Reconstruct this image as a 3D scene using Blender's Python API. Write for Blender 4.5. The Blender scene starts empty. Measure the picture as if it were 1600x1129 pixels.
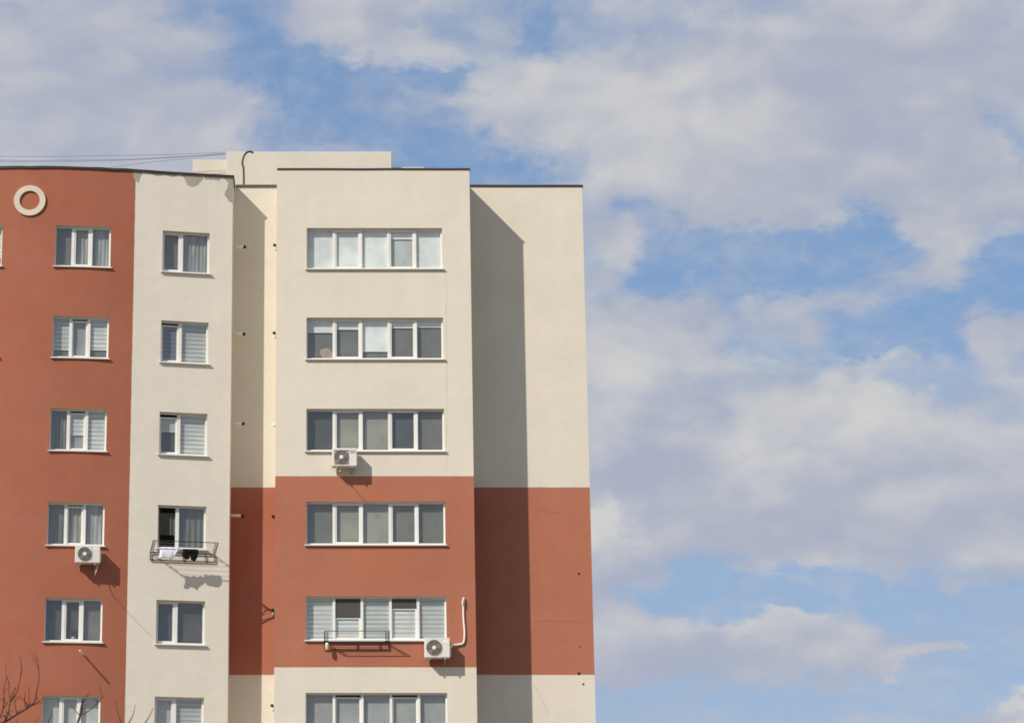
import bpy, math, random
from mathutils import Vector, Matrix

R = math.radians
scene = bpy.context.scene
col = scene.collection

# ------------------------------------------------------------------ camera
cam_data = bpy.data.cameras.new('camera')
cam = bpy.data.objects.new('camera', cam_data)
col.objects.link(cam)
cam.location = (0, 0, 0)
cam.rotation_euler = (R(90) + 0.2585, 0, 0)
cam_data.sensor_width = 36.0
cam_data.lens = 36.0 * 4079.05 / 1600.0
cam_data.shift_x = (800 - 516.456) / 1600.0
cam_data.clip_start = 0.5
cam_data.clip_end = 6000
scene.camera = cam
scene.render.resolution_x = 1024
scene.render.resolution_y = 722
scene.cycles.filter_width = 1.8

# ------------------------------------------------------------------ light
SUN_TRAVEL = Vector((1.09, 1.0, -1.16)).normalized()
SUN_EL = math.asin(-SUN_TRAVEL.z)
SUN_AZ = math.atan2(-SUN_TRAVEL.x, -SUN_TRAVEL.y)
sun_data = bpy.data.lights.new('sun', 'SUN')
sun_data.energy = 4.4
sun_data.angle = R(0.53)
sun_data.color = (1.0, 0.94, 0.86)
sun = bpy.data.objects.new('sun', sun_data)
col.objects.link(sun)
sun.location = (-30, -30, 60)
sun.rotation_euler = SUN_TRAVEL.to_track_quat('-Z', 'Y').to_euler()

scene.view_settings.view_transform = 'Standard'
scene.view_settings.look = 'None'
scene.view_settings.exposure = 0.0
scene.view_settings.gamma = 1.0
scene.view_settings.use_curve_mapping = False

world = bpy.data.worlds.new('World')
scene.world = world
world.use_nodes = True


class NT:
    """tiny helper around a node tree"""
    def __init__(self, tree):
        self.t = tree

    def n(self, typ, **kw):
        nd = self.t.nodes.new(typ)
        for k, v in kw.items():
            setattr(nd, k, v)
        return nd

    def link(self, a, b):
        self.t.links.new(a, b)

    def put(self, sock, v):
        if hasattr(v, 'is_output'):
            self.link(v, sock)
        else:
            sock.default_value = v

    def math(self, op, a, b=None, c=None, clamp=False):
        nd = self.n('ShaderNodeMath', operation=op)
        nd.use_clamp = clamp
        self.put(nd.inputs[0], a)
        if b is not None:
            self.put(nd.inputs[1], b)
        if c is not None:
            self.put(nd.inputs[2], c)
        return nd.outputs[0]

    def vmath(self, op, a, b=None):
        nd = self.n('ShaderNodeVectorMath', operation=op)
        self.put(nd.inputs[0], a)
        if b is not None:
            self.put(nd.inputs[1], b)
        return nd.outputs['Value'] if op in ('LENGTH', 'DOT_PRODUCT') else nd.outputs[0]

    def smooth(self, v, lo, hi, to0=0.0, to1=1.0):
        nd = self.n('ShaderNodeMapRange', interpolation_type='SMOOTHSTEP')
        self.put(nd.inputs[0], v)
        nd.inputs[1].default_value = lo
        nd.inputs[2].default_value = hi
        nd.inputs[3].default_value = to0
        nd.inputs[4].default_value = to1
        return nd.outputs[0]

    def noise(self, vec, scale, detail=4, rough=0.5, dist=0.0, color=False):
        nd = self.n('ShaderNodeTexNoise')
        self.put(nd.inputs['Vector'], vec)
        nd.inputs['Scale'].default_value = scale
        nd.inputs['Detail'].default_value = detail
        nd.inputs['Roughness'].default_value = rough
        nd.inputs['Distortion'].default_value = dist
        return nd.outputs['Color' if color else 'Fac']

    def mix(self, fac, a, b):
        nd = self.n('ShaderNodeMix', data_type='RGBA')
        self.put(nd.inputs[0], fac)
        self.put(nd.inputs[6], a if hasattr(a, 'is_output') else (*a, 1))
        self.put(nd.inputs[7], b if hasattr(b, 'is_output') else (*b, 1))
        return nd.outputs[2]


def build_world():
    t = NT(world.node_tree)
    bg = world.node_tree.nodes['Background']
    bg.inputs[1].default_value = 0.12
    sky = t.n('ShaderNodeTexSky', sky_type='NISHITA')
    sky.sun_disc = False
    sky.sun_elevation = SUN_EL
    sky.sun_rotation = SUN_AZ
    sky.air_density = 1.0
    sky.dust_density = 0.6
    sky.ozone_density = 2.0
    tc = t.n('ShaderNodeTexCoord')
    d = t.vmath('NORMALIZE', tc.outputs['Generated'])
    sep = t.n('ShaderNodeSeparateXYZ')
    t.link(d, sep.inputs[0])
    deg = 180 / math.pi
    az = t.math('MULTIPLY', t.math('ARCTAN2', sep.outputs[0], sep.outputs[1]), deg)
    el = t.math('MULTIPLY', t.math('ARCSINE', sep.outputs[2]), deg)
    # noise space: clouds flattened vertically, warped into wisps
    p = t.vmath('MULTIPLY', d, (1.0, 1.0, 1.75))
    w1 = t.vmath('SUBTRACT', t.noise(p, 14, 3, 0.55, color=True), (0.5, 0.5, 0.5))
    p1 = t.vmath('ADD', p, t.vmath('MULTIPLY', w1, (0.045, 0.045, 0.045)))
    big = t.noise(p1, 11, 3, 0.5)
    mid = t.noise(p1, 26, 7, 0.56)
    fine = t.noise(p1, 85, 6, 0.62)
    # position in degrees, warped so that the patches get ragged edges
    w2 = t.vmath('SUBTRACT', t.noise(p, 30, 5, 0.6, color=True), (0.5, 0.5, 0.5))
    comb = t.n('ShaderNodeCombineXYZ')
    t.link(az, comb.inputs[0])
    t.link(el, comb.inputs[1])
    q = t.vmath('ADD', comb.outputs[0], t.vmath('MULTIPLY', w2, (3.6, 2.8, 0.0)))

    def patches(lst):
        total = None
        for a, e, ra, re, w in lst:
            v = t.vmath('MULTIPLY', t.vmath('SUBTRACT', q, (a, e, 0)), (1 / ra, 1 / re, 0))
            l2 = t.vmath('DOT_PRODUCT', v, v)
            g = t.math('MULTIPLY', t.math('EXPONENT', t.math('MULTIPLY', l2, -1.0)), w)
            total = g if total is None else t.math('ADD', total, g)
        return total

    cover = patches(SKY_COVER)
    glow = patches(SKY_GLOW)
    dens = t.math('ADD', t.math('MULTIPLY', big, 0.35), t.math('MULTIPLY', mid, 0.55))
    dens = t.math('ADD', dens, t.math('MULTIPLY', fine, 0.21))
    dens = t.math('ADD', t.math('ADD', dens, cover), 0.058)
    mask = t.smooth(dens, 0.36, 0.80)
    thick = t.smooth(dens, 0.55, 1.0)
    # the sun stands up to the left: cloud flanks facing it are brighter
    la = t.noise(p1, 24, 2.5, 0.5)
    lb = t.noise(t.vmath('ADD', p1, (-0.008, -0.004, 0.013)), 24, 2.5, 0.5)
    rim = t.math('MULTIPLY', t.math('SUBTRACT', la, lb), 1.5)
    shade = t.math('ADD', t.math('ADD', t.math('MULTIPLY', t.math('SUBTRACT', mid, 0.5), 0.65), rim), glow)
    shade = t.math('ADD', shade, t.math('MULTIPLY', t.math('SUBTRACT', fine, 0.5), 0.2))
    wisp = t.math('MULTIPLY', t.smooth(t.math('ADD', t.math('MULTIPLY', mid, 0.5), t.math('MULTIPLY', fine, 0.5)), 0.36, 0.72), 0.5)
    mask = t.math('MAXIMUM', mask, wisp)
    sh = t.smooth(shade, -0.45, 0.85)
    k = 1 / 0.12
    cloud = t.mix(sh, tuple(c * k for c in (0.405, 0.44, 0.55)), tuple(c * k for c in (0.64, 0.635, 0.62)))
    blue = t.mix(0.62, sky.outputs[0], tuple(c * k for c in (0.205, 0.345, 0.595)))
    hazy = t.mix(t.smooth(el, 4.0, 16.0, 0.42, 0.0), blue, tuple(c * k for c in (0.42, 0.49, 0.62)))
    fin = t.mix(t.math('MULTIPLY', mask, 0.97), hazy, cloud)
    t.link(fin, bg.inputs[0])


SKY_COVER = [
    (-1.75, 21.58, 1.72, 0.84, -0.26),
    (0.43, 20.61, 1.15, 0.77, -0.40),
    (2.57, 19.34, 1.07, 0.91, -0.40),
    (2.74, 20.94, 0.93, 0.34, -0.32),
    (4.93, 22.00, 0.57, 0.42, -0.24),
    (-0.99, 19.71, 1.58, 0.45, -0.20),
    (8.35, 16.74, 1.72, 0.65, -0.36),
    (10.79, 16.83, 1.86, 0.70, -0.42),
    (7.10, 17.90, 0.86, 0.42, -0.24),
    (15.07, 16.02, 0.93, 0.59, -0.36),
    (12.94, 15.06, 1.58, 0.63, -0.36),
    (12.50, 17.01, 0.86, 0.42, -0.14),
    (11.39, 9.50, 4.15, 0.38, -0.48),
    (14.15, 8.19, 2.01, 0.84, -0.42),
    (8.24, 9.87, 0.93, 0.59, -0.30),
    (10.19, 7.15, 4.58, 0.39, -0.30),
    (6.20, 7.22, 0.72, 0.56, -0.22),
    (15.64, 19.10, 0.57, 0.70, -0.18),
    (13.28, 13.81, 1.15, 0.49, -0.20),
    (4.19, 18.61, 0.86, 0.49, -0.26),
    (0.81, 22.27, 1.43, 0.77, 0.34),
    (6.88, 20.34, 3.30, 1.05, 0.34),
    (12.56, 20.57, 3.73, 1.69, 0.34),
    (10.87, 18.42, 3.15, 0.70, 0.32),
    (14.06, 17.46, 1.15, 1.12, 0.28),
    (6.50, 17.44, 0.72, 0.63, 0.22),
    (6.42, 14.65, 1.72, 1.12, 0.34),
    (10.20, 13.40, 3.73, 0.91, 0.38),
    (8.31, 11.81, 4.01, 1.26, 0.36),
    (13.15, 11.62, 3.15, 1.26, 0.36),
    (9.98, 8.48, 2.44, 0.42, 0.38),
    (12.55, 8.27, 1.29, 0.22, 0.36),
    (13.49, 8.24, 0.86, 0.20, 0.34),
    (6.47, 9.21, 0.93, 1.40, 0.32),
    (14.88, 6.85, 0.52, 0.34, 0.60),
    (-5.91, 21.07, 3.01, 2.11, 0.30),
    (-4.24, 19.38, 3.15, 0.63, 0.28),
    (14.86, 14.94, 1.00, 0.37, 0.26),
    (9.58, 15.37, 2.58, 0.39, 0.16),
    (12.36, 14.54, 0.86, 0.28, 0.20),
]
SKY_GLOW = [
    (7.76, 20.16, 2.01, 1.12, 0.55),
    (5.11, 20.12, 1.72, 0.70, 0.30),
    (1.11, 22.00, 1.29, 0.70, 0.18),
    (6.27, 14.65, 1.15, 0.84, 0.48),
    (11.62, 13.89, 1.72, 0.70, 0.48),
    (9.77, 13.14, 3.15, 0.70, 0.42),
    (6.03, 11.03, 0.40, 0.63, 0.60),
    (14.86, 6.96, 0.57, 0.42, 0.70),
    (9.30, 8.81, 1.72, 0.35, 0.30),
    (12.55, 8.35, 1.15, 0.25, 0.25),
    (6.49, 17.02, 0.86, 0.56, 0.20),
    (12.24, 19.91, 2.87, 1.55, -0.25),
    (10.71, 18.08, 2.15, 0.56, -0.10),
    (6.91, 12.26, 2.29, 0.63, -0.35),
    (7.47, 7.82, 2.87, 0.49, -0.22),
    (-5.47, 20.94, 3.58, 2.11, -0.08),
    (14.07, 17.59, 1.00, 0.98, 0.05),
    (14.16, 12.53, 1.72, 0.84, 0.25),
    (12.43, 10.97, 3.58, 0.84, -0.05),
]
build_world()

# ------------------------------------------------------------------ mesh helpers
class MB:
    def __init__(self, M=None):
        self.v = []
        self.f = []
        self.m = []
        self.M = M

    def add(self, verts, faces, mi=0):
        o = len(self.v)
        if self.M:
            verts = [self.M @ Vector(p) for p in verts]
        self.v += [tuple(p) for p in verts]
        self.f += [tuple(i + o for i in f) for f in faces]
        self.m += [mi] * len(faces)
        return self

    def box(self, x0, x1, y0, y1, z0, z1, mi=0):
        v = [(x, y, z) for z in (z0, z1) for y in (y0, y1) for x in (x0, x1)]
        f = [(0, 2, 3, 1), (4, 5, 7, 6), (0, 1, 5, 4), (2, 6, 7, 3), (0, 4, 6, 2), (1, 3, 7, 5)]
        return self.add(v, f, mi)

    def cbox(self, x0, x1, y0, y1, z0, z1, b, mi=0):
        """box with chamfered vertical and front edges"""
        prof = [(x0 + b, z0), (x1 - b, z0), (x1, z0 + b), (x1, z1 - b), (x1 - b, z1), (x0 + b, z1), (x0, z1 - b), (x0, z0 + b)]
        prof2 = [(x0 + 2 * b, z0 + b), (x1 - 2 * b, z0 + b), (x1 - b, z0 + 2 * b), (x1 - b, z1 - 2 * b),
                 (x1 - 2 * b, z1 - b), (x0 + 2 * b, z1 - b), (x0 + b, z1 - 2 * b), (x0 + b, z0 + 2 * b)]
        v = [(x, y0, z) for x, z in prof2] + [(x, y0 + b, z) for x, z in prof] + [(x, y1, z) for x, z in prof]
        f = [tuple(range(8)), tuple(range(23, 15, -1))]
        for r in (0, 8):
            for i in range(8):
                j = (i + 1) % 8
                f.append((r + i, r + 8 + i, r + 8 + j, r + j))
        return self.add(v, f, mi)

    def tube(self, pts, rad, n=8, caps=True, mi=0):
        pts = [Vector(p) for p in pts]
        rads = rad if isinstance(rad, (list, tuple)) else [rad] * len(pts)
        rings = []
        up = None
        for i, p in enumerate(pts):
            a = pts[max(0, i - 1)]
            b = pts[min(len(pts) - 1, i + 1)]
            d = (b - a).normalized()
            if up is None:
                up = Vector((0, 0, 1)) if abs(d.z) < 0.9 else Vector((1, 0, 0))
            s = d.cross(up).normalized()
            up = s.cross(d).normalized()
            rings.append([p + (s * math.cos(2 * math.pi * k / n) + up * math.sin(2 * math.pi * k / n)) * rads[i] for k in range(n)])
        v = [q for r in rings for q in r]
        f = []
        for i in range(len(pts) - 1):
            for k in range(n):
                k2 = (k + 1) % n
                f.append((i * n + k, i * n + k2, (i + 1) * n + k2, (i + 1) * n + k))
        if caps:
            f.append(tuple(range(n - 1, -1, -1)))
            f.append(tuple((len(pts) - 1) * n + k for k in range(n)))
        return self.add(v, f, mi)

    def bar(self, a, b, r, mi=0):
        return self.tube([a, b], r, 4, True, mi)

    def annulus(self, cx, cz, r0, r1, y0, y1, n=40, mi=0):
        """flat ring (r0 inner, r1 outer) with its axis along y"""
        v = []
        for (r, y) in ((r0, y0), (r1, y0), (r1, y1), (r0, y1)):
            v += [(cx + r * math.cos(2 * math.pi * k / n), y, cz + r * math.sin(2 * math.pi * k / n)) for k in range(n)]
        f = []
        for q in range(4):
            q2 = (q + 1) % 4
            for k in range(n):
                k2 = (k + 1) % n
                f.append((q * n + k, q * n + k2, q2 * n + k2, q2 * n + k))
        return self.add(v, f, mi)

    def build(self, name, mats, parent=None, smooth=False):
        me = bpy.data.meshes.new(name)
        me.from_pydata(self.v, [], self.f)
        mats = mats if isinstance(mats, (list, tuple)) else [mats]
        for m in mats:
            me.materials.append(m)
        if len(mats) > 1:
            me.polygons.foreach_set('material_index', self.m)
        if smooth:
            me.polygons.foreach_set('use_smooth', [True] * len(me.polygons))
        me.update()
        ob = bpy.data.objects.new(name, me)
        col.objects.link(ob)
        if parent:
            ob.parent = parent
        return ob


def bez(pts, n=6):
    """Catmull-Rom through pts"""
    P = [Vector(p) for p in pts]
    out = []
    for i in range(len(P) - 1):
        a = P[max(0, i - 1)]; b = P[i]; c = P[i + 1]; d = P[min(len(P) - 1, i + 2)]
        for k in range(n):
            t = k / n
            out.append(0.5 * ((2 * b) + (c - a) * t + (2 * a - 5 * b + 4 * c - d) * t * t + (3 * b - a - 3 * c + d) * t ** 3))
    out.append(P[-1])
    return out


def empty(name, loc=(0, 0, 0), rz=0.0, parent=None):
    o = bpy.data.objects.new(name, None)
    o.empty_display_size = 0.3
    col.objects.link(o)
    o.location = loc
    o.rotation_euler = (0, 0, rz)
    if parent:
        o.parent = parent
    return o


def tag(o, label=None, cat=None, group=None, kind=None):
    if label: o['label'] = label
    if cat: o['category'] = cat
    if group: o['group'] = group
    if kind: o['kind'] = kind
    return o


# ------------------------------------------------------------------ materials
MATS = {}


def new_mat(name):
    m = bpy.data.materials.new(name)
    m.use_nodes = True
    MATS[name] = m
    t = NT(m.node_tree)
    return m, t, m.node_tree.nodes['Principled BSDF']


def simple(name, color, rough=0.6, metal=0.0, var=0.06, scale=8.0, spec=0.4, bump=0.0):
    m, t, b = new_mat(name)
    tc = t.n('ShaderNodeTexCoord')
    f = t.noise(tc.outputs['Object'], scale, 5, 0.6)
    lo = tuple(c * (1 - var * 2) for c in color)
    hi = tuple(min(1, c * (1 + var * 2)) for c in color)
    t.link(t.mix(f, lo, hi), b.inputs['Base Color'])
    b.inputs['Roughness'].default_value = rough
    b.inputs['Metallic'].default_value = metal
    b.inputs['Specular IOR Level'].default_value = spec
    if bump:
        bp = t.n('ShaderNodeBump')
        bp.inputs['Strength'].default_value = bump
        bp.inputs['Distance'].default_value = 0.01
        t.link(t.noise(tc.outputs['Object'], scale * 12, 4, 0.6), bp.inputs['Height'])
        t.link(bp.outputs[0], b.inputs['Normal'])
    return m


CREAM = (0.690, 0.630, 0.520)
RED = (0.410, 0.156, 0.094)
BAY_CREAM = (0.730, 0.675, 0.570)
BAY_RED = (0.370, 0.132, 0.078)
BAND_LO, BAND_HI = 10.724, 16.352
APEX_X, RED_HALF = -9.06, 3.152


def plaster(name, mode):
    """painted render: cream with a red band (mode 'band'), red centre bay (mode 'bay') or all cream"""
    m, t, b = new_mat(name)
    C_ = BAY_CREAM if mode == 'bay' else CREAM
    R_ = BAY_RED if mode == 'bay' else RED
    geo = t.n('ShaderNodeNewGeometry')
    pos = geo.outputs['Position']
    sp = t.n('ShaderNodeSeparateXYZ')
    t.link(pos, sp.inputs[0])
    X, Z = sp.outputs[0], sp.outputs[2]
    # wear that belongs to the wall: blotches, run marks, roller patches, fine grain
    blot = t.noise(pos, 0.55, 5, 0.6)
    stretch = t.vmath('MULTIPLY', pos, (1.5, 1.5, 0.16))
    runs = t.noise(stretch, 1.3, 6, 0.62)
    stretch2 = t.vmath('MULTIPLY', pos, (0.35, 0.35, 1.6))
    lifts = t.noise(stretch2, 0.8, 3, 0.5)
    grain = t.noise(pos, 26, 4, 0.65)
    cream = t.mix(blot, tuple(c * f for c, f in zip(C_, (0.915, 0.91, 0.895))), tuple(c * f for c, f in zip(C_, (1.05, 1.055, 1.06))))
    red = t.mix(blot, tuple(c * f for c, f in zip(R_, (0.86, 0.84, 0.84))), tuple(c * f for c, f in zip(R_, (1.10, 1.13, 1.15))))
    if mode == 'plain':
        colr = cream
    else:
        wob = t.math('MULTIPLY', t.math('SUBTRACT', t.noise(pos, 5.0, 4, 0.6), 0.5), 0.03)
        if mode == 'band':
            zz = t.math('ADD', Z, wob)
            dist = t.math('ABSOLUTE', t.math('SUBTRACT', zz, (BAND_LO + BAND_HI) / 2))
            fac = t.smooth(dist, (BAND_HI - BAND_LO) / 2 - 0.004, (BAND_HI - BAND_LO) / 2 + 0.004, 1.0, 0.0)
        else:
            xx = t.math('ADD', X, wob)
            dist = t.math('ABSOLUTE', t.math('SUBTRACT', xx, APEX_X))
            fac = t.smooth(dist, RED_HALF - 0.004, RED_HALF + 0.004, 1.0, 0.0)
        colr = t.mix(fac, cream, red)
    hsv = t.n('ShaderNodeHueSaturation')
    t.link(colr, hsv.inputs['Color'])
    val = t.math('ADD', t.math('MULTIPLY', runs, 0.11), t.math('MULTIPLY', grain, 0.09))
    val = t.math('ADD', val, t.math('MULTIPLY', lifts, 0.07))
    trowel = t.noise(t.vmath('MULTIPLY', pos, (2.2, 2.2, 5.0)), 1.7, 5, 0.7)
    val = t.math('ADD', val, t.math('MULTIPLY', trowel, 0.10))
    t.link(t.math('ADD', val, 0.822), hsv.inputs['Value'])
    sat = t.math('ADD', t.math('MULTIPLY', lifts, 0.16), 0.93)
    t.link(sat, hsv.inputs['Saturation'])
    t.link(hsv.outputs[0], b.inputs['Base Color'])
    b.inputs['Roughness'].default_value = 0.9
    b.inputs['Specular IOR Level'].default_value = 0.2
    bp = t.n('ShaderNodeBump')
    bp.inputs['Strength'].default_value = 0.5
    bp.inputs['Distance'].default_value = 0.012
    h = t.math('ADD', t.math('MULTIPLY', t.noise(pos, 60, 3, 0.7), 0.35), t.math('MULTIPLY', t.noise(pos, 2.2, 4, 0.5), 1.6))
    t.link(h, bp.inputs['Height'])
    t.link(bp.outputs[0], b.inputs['Normal'])
    return m


M_BAND = plaster('plaster_banded', 'band')
M_BAY = plaster('plaster_bay', 'bay')
M_PLAIN = plaster('plaster_cream', 'plain')
M_FLASH = simple('flashing_dark_brown', (0.045, 0.03, 0.028), 0.5, 0.0, 0.15, 2.0)
M_FLASH2 = simple('flashing_brown', (0.10, 0.066, 0.045), 0.55, 0.0, 0.15, 2.0)
M_PVC = simple('white_pvc', (0.79, 0.775, 0.71), 0.35, 0, 0.02, 3.0)
M_SILL = simple('white_sill', (0.74, 0.72, 0.66), 0.4, 0, 0.04, 3.0)
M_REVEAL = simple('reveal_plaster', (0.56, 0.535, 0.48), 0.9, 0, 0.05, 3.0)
M_RUBBER = simple('seal_black', (0.02, 0.02, 0.022), 0.7)
M_BARE = simple('bare_plaster', (0.37, 0.34, 0.28), 0.95, 0, 0.14, 3.0, 0.2, 0.3)
M_RING = simple('ring_plaster', (0.64, 0.57, 0.46), 0.9, 0, 0.08, 2.0, 0.2, 0.2)
M_ROOM = simple('room_paint', (0.36, 0.34, 0.31), 0.9, 0, 0.1, 1.0)
M_BLACK = simple('black_metal', (0.022, 0.02, 0.02), 0.5, 0.0, 0.1)
M_BROWNPIPE = simple('brown_pipe', (0.05, 0.037, 0.03), 0.55)
M_HOLE = simple('hole_black', (0.008, 0.007, 0.007), 0.9)
M_ACWHITE = simple('ac_casing', (0.70, 0.67, 0.60), 0.45, 0, 0.04, 2.0)
M_ACGREY = simple('ac_grille', (0.27, 0.25, 0.22), 0.6, 0, 0.05)
M_ACDARK = simple('ac_inside', (0.10, 0.092, 0.082), 0.8)
M_STEEL = simple('galvanised_steel', (0.42, 0.40, 0.37), 0.5, 0.3, 0.08)
M_PIPEW = simple('white_pipe', (0.84, 0.80, 0.73), 0.5, 0, 0.04)
M_CLOTHW = simple('white_cloth', (0.78, 0.78, 0.82), 0.9, 0, 0.03, 4.0, 0.1)
M_CLOTHB = simple('black_cloth', (0.012, 0.011, 0.012), 0.9, 0, 0.1, 4.0, 0.1)
M_YEL = simple('yellow_plastic', (0.62, 0.50, 0.22), 0.5, 0, 0.05)
M_CREAMPL = simple('cream_plastic', (0.78, 0.74, 0.60), 0.5, 0, 0.05)
M_BEIGE = simple('beige_plush', (0.42, 0.31, 0.24), 0.95, 0, 0.15, 10)
M_BARK = simple('bark', (0.115, 0.060, 0.040), 0.9, 0, 0.2, 6.0, 0.2, 0.4)
M_GRASS = simple('ground', (0.19, 0.16, 0.115), 0.95, 0, 0.3, 0.06, 0.2)
M_ROOFFELT = simple('roof_felt', (0.10, 0.10, 0.10), 0.95, 0, 0.2, 0.8, 0.2)
M_PLANT = simple('house_plant', (0.03, 0.045, 0.025), 0.7)


def glass_material():
    m, t, b = new_mat('window_glass')
    m.node_tree.nodes.remove(b)
    out = m.node_tree.nodes['Material Output']
    tr = t.n('ShaderNodeBsdfTransparent')
    tr.inputs[0].default_value = (0.90, 0.92, 0.90, 1)
    gl = t.n('ShaderNodeBsdfGlossy')
    gl.inputs['Color'].default_value = (0.93, 0.95, 0.96, 1)
    gl.inputs['Roughness'].default_value = 0.02
    tc = t.n('ShaderNodeTexCoord')
    bp = t.n('ShaderNodeBump')
    bp.inputs['Strength'].default_value = 0.12
    bp.inputs['Distance'].default_value = 0.06
    t.link(t.noise(tc.outputs['Object'], 2.2, 2, 0.5), bp.inputs['Height'])
    t.link(bp.outputs[0], gl.inputs['Normal'])
    geo = t.n('ShaderNodeNewGeometry')
    c = t.math('ABSOLUTE', t.vmath('DOT_PRODUCT', geo.outputs['Incoming'], geo.outputs['Normal']))
    sch = t.math('POWER', t.math('SUBTRACT', 1.0, c, clamp=True), 5.0)
    fac = t.math('ADD', t.math('MULTIPLY', sch, 0.85), 0.12, clamp=True)      # double glazing: four faces
    mx = t.n('ShaderNodeMixShader')
    t.link(fac, mx.inputs[0])
    t.link(tr.outputs[0], mx.inputs[1])
    t.link(gl.outputs[0], mx.inputs[2])
    t.link(mx.outputs[0], out.inputs['Surface'])
    return m


M_GLASS = glass_material()
M_SCREEN = simple('insect_screen', (0.075, 0.07, 0.068), 0.9, 0, 0.1, 3.0)
FAB = {}


def fabric(color, kind='plain'):
    key = (color, kind)
    if key in FAB:
        return FAB[key]
    m, t, b = new_mat('fabric_' + kind)
    tc = t.n('ShaderNodeTexCoord')
    ob = tc.outputs['Object']
    c = t.mix(t.smooth(t.noise(ob, 1.8, 4, 0.5), 0.3, 0.7), tuple(x * 0.84 for x in color), tuple(min(1, x * 1.08) for x in color))
    if kind == 'zebra':
        # day-and-night blind: opaque and sheer woven bands
        sp = t.n('ShaderNodeSeparateXYZ')
        t.link(ob, sp.inputs[0])
        ph = t.math('SINE', t.math('MULTIPLY', sp.outputs[2], 2 * math.pi / 0.132))
        fac = t.smooth(ph, -0.75, 0.35)
        c = t.mix(fac, tuple(x * 0.66 for x in color), c)
    elif kind == 'folds':
        sp = t.n('ShaderNodeSeparateXYZ')
        t.link(ob, sp.inputs[0])
        s = t.vmath('MULTIPLY', ob, (9.0, 9.0, 0.5))
        c = t.mix(t.smooth(t.noise(s, 1.6, 3, 0.5), 0.35, 0.7), tuple(x * 0.74 for x in color), tuple(min(1, x * 1.2) for x in color))  # light and dark sides of the folds painted as vertical colour streaks
    t.link(c, b.inputs['Base Color'])
    b.inputs['Roughness'].default_value = 0.95
    b.inputs['Specular IOR Level'].default_value = 0.1
    FAB[key] = m
    return m


# ------------------------------------------------------------------ setting
GROUND = -1.6
g = MB().add([(-3000, -3000, GROUND), (3000, -3000, GROUND), (3000, 3000, GROUND), (-3000, 3000, GROUND)], [(0, 1, 2, 3)])
tag(g.build('ground', M_GRASS), kind='structure')

# ------------------------------------------------------------------ the building
ROOF = 25.845
YB, YC, YD, YA_APEX = 75.0, 76.57, 76.58, 74.81
XB0, XB1, XC1, XA1 = -1.6236, 4.206, 7.765, -2.983
TH = R(11.2)
RA = RED_HALF / math.sin(TH)
BACK = 88.0
building = empty('apartment_building', (0, 80, GROUND))
tag(building, 'tall cream and brick red apartment block with rows of white framed windows', 'building')
BINV = Matrix.Translation((0, -80, -GROUND))


def bpart(mb, name, mats, label=None, smooth=False):
    """link a mesh given in world coordinates as a part of the building"""
    mb.v = [tuple(BINV @ Vector(p)) for p in mb.v]
    o = mb.build(name, mats, building, smooth)
    if label:
        o['label'] = label
    return o


def ya(x):
    """front of the bowed left wing at x"""
    u = abs(x - APEX_X)
    if u <= RED_HALF:
        return YA_APEX + RA - math.sqrt(RA * RA - u * u)
    return YA_APEX + RA * (1 - math.cos(TH)) + (u - RED_HALF) * math.tan(TH)


def facade(yfun, xs, zs, holes):
    mb = MB()
    xs = sorted(set(round(x, 4) for x in xs))
    zs = sorted(set(round(z, 4) for z in zs))
    nx = len(xs)
    mb.v = [(x, yfun(x), z) for z in zs for x in xs]
    for j in range(len(zs) - 1):
        for i in range(nx - 1):
            cx = (xs[i] + xs[i + 1]) / 2
            cz = (zs[j] + zs[j + 1]) / 2
            if any(h[0] < cx < h[1] and h[2] < cz < h[3] for h in holes):
                continue
            a = j * nx + i
            mb.f.append((a, a + 1, a + nx + 1, a + nx))
            mb.m.append(0)
    return mb


def lin(a, b, n):
    return [a + (b - a) * k / n for k in range(n + 1)]


# window openings (x0, x1, z bottom, z top) --------------------------------
WIN_B = [(-0.715, 3.355, 23.987 - 2.8 * k - 1.272, 23.987 - 2.8 * k) for k in range(6)]
WIN_R = [(-8.262, -6.612, 24.02 - 2.826 * k - 1.265, 24.02 - 2.826 * k) for k in range(6)]
WIN_RM = [(2 * APEX_X + 6.612, 2 * APEX_X + 8.262, w[2], w[3]) for w in WIN_R]
WIN_C = [(-5.070, -3.664, 24.00 - 2.816 * k - 1.278, 24.00 - 2.816 * k) for k in range(6)]

# centre block
hb = WIN_B
mb = facade(lambda x: YB, [XB0, XB1] + [h[0] for h in hb] + [h[1] for h in hb], [GROUND, ROOF] + [z for h in hb for z in h[2:]], hb)
mb.add([(XB0, YB, GROUND), (XB0, BACK, GROUND), (XB0, BACK, ROOF), (XB0, YB, ROOF)], [(0, 3, 2, 1)])
mb.add([(XB1, YB, GROUND), (XB1, BACK, GROUND), (XB1, BACK, ROOF), (XB1, YB, ROOF)], [(0, 1, 2, 3)])
mb.add([(XB0, BACK, GROUND), (XB1, BACK, GROUND), (XB1, BACK, ROOF), (XB0, BACK, ROOF)], [(0, 3, 2, 1)])
bpart(mb, 'wall', M_BAND, 'cream centre wall with a broad brick red band and five-pane windows')
# right block
mb = facade(lambda x: YC, [XB1, XC1], [GROUND, ROOF], [])
mb.add([(XC1, YC, GROUND), (XC1, BACK, GROUND), (XC1, BACK, ROOF), (XC1, YC, ROOF)], [(0, 1, 2, 3)])
mb.add([(XB1, BACK, GROUND), (XC1, BACK, GROUND), (XC1, BACK, ROOF), (XB1, BACK, ROOF)], [(0, 3, 2, 1)])
bpart(mb, 'wall', M_BAND, 'windowless recessed right wall, half in shadow')
# recess between the wings
mb = facade(lambda x: YD, [XA1, XB0], [GROUND, ROOF], [])
bpart(mb, 'wall', M_BAND, 'narrow recessed wall between the two wings')
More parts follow.
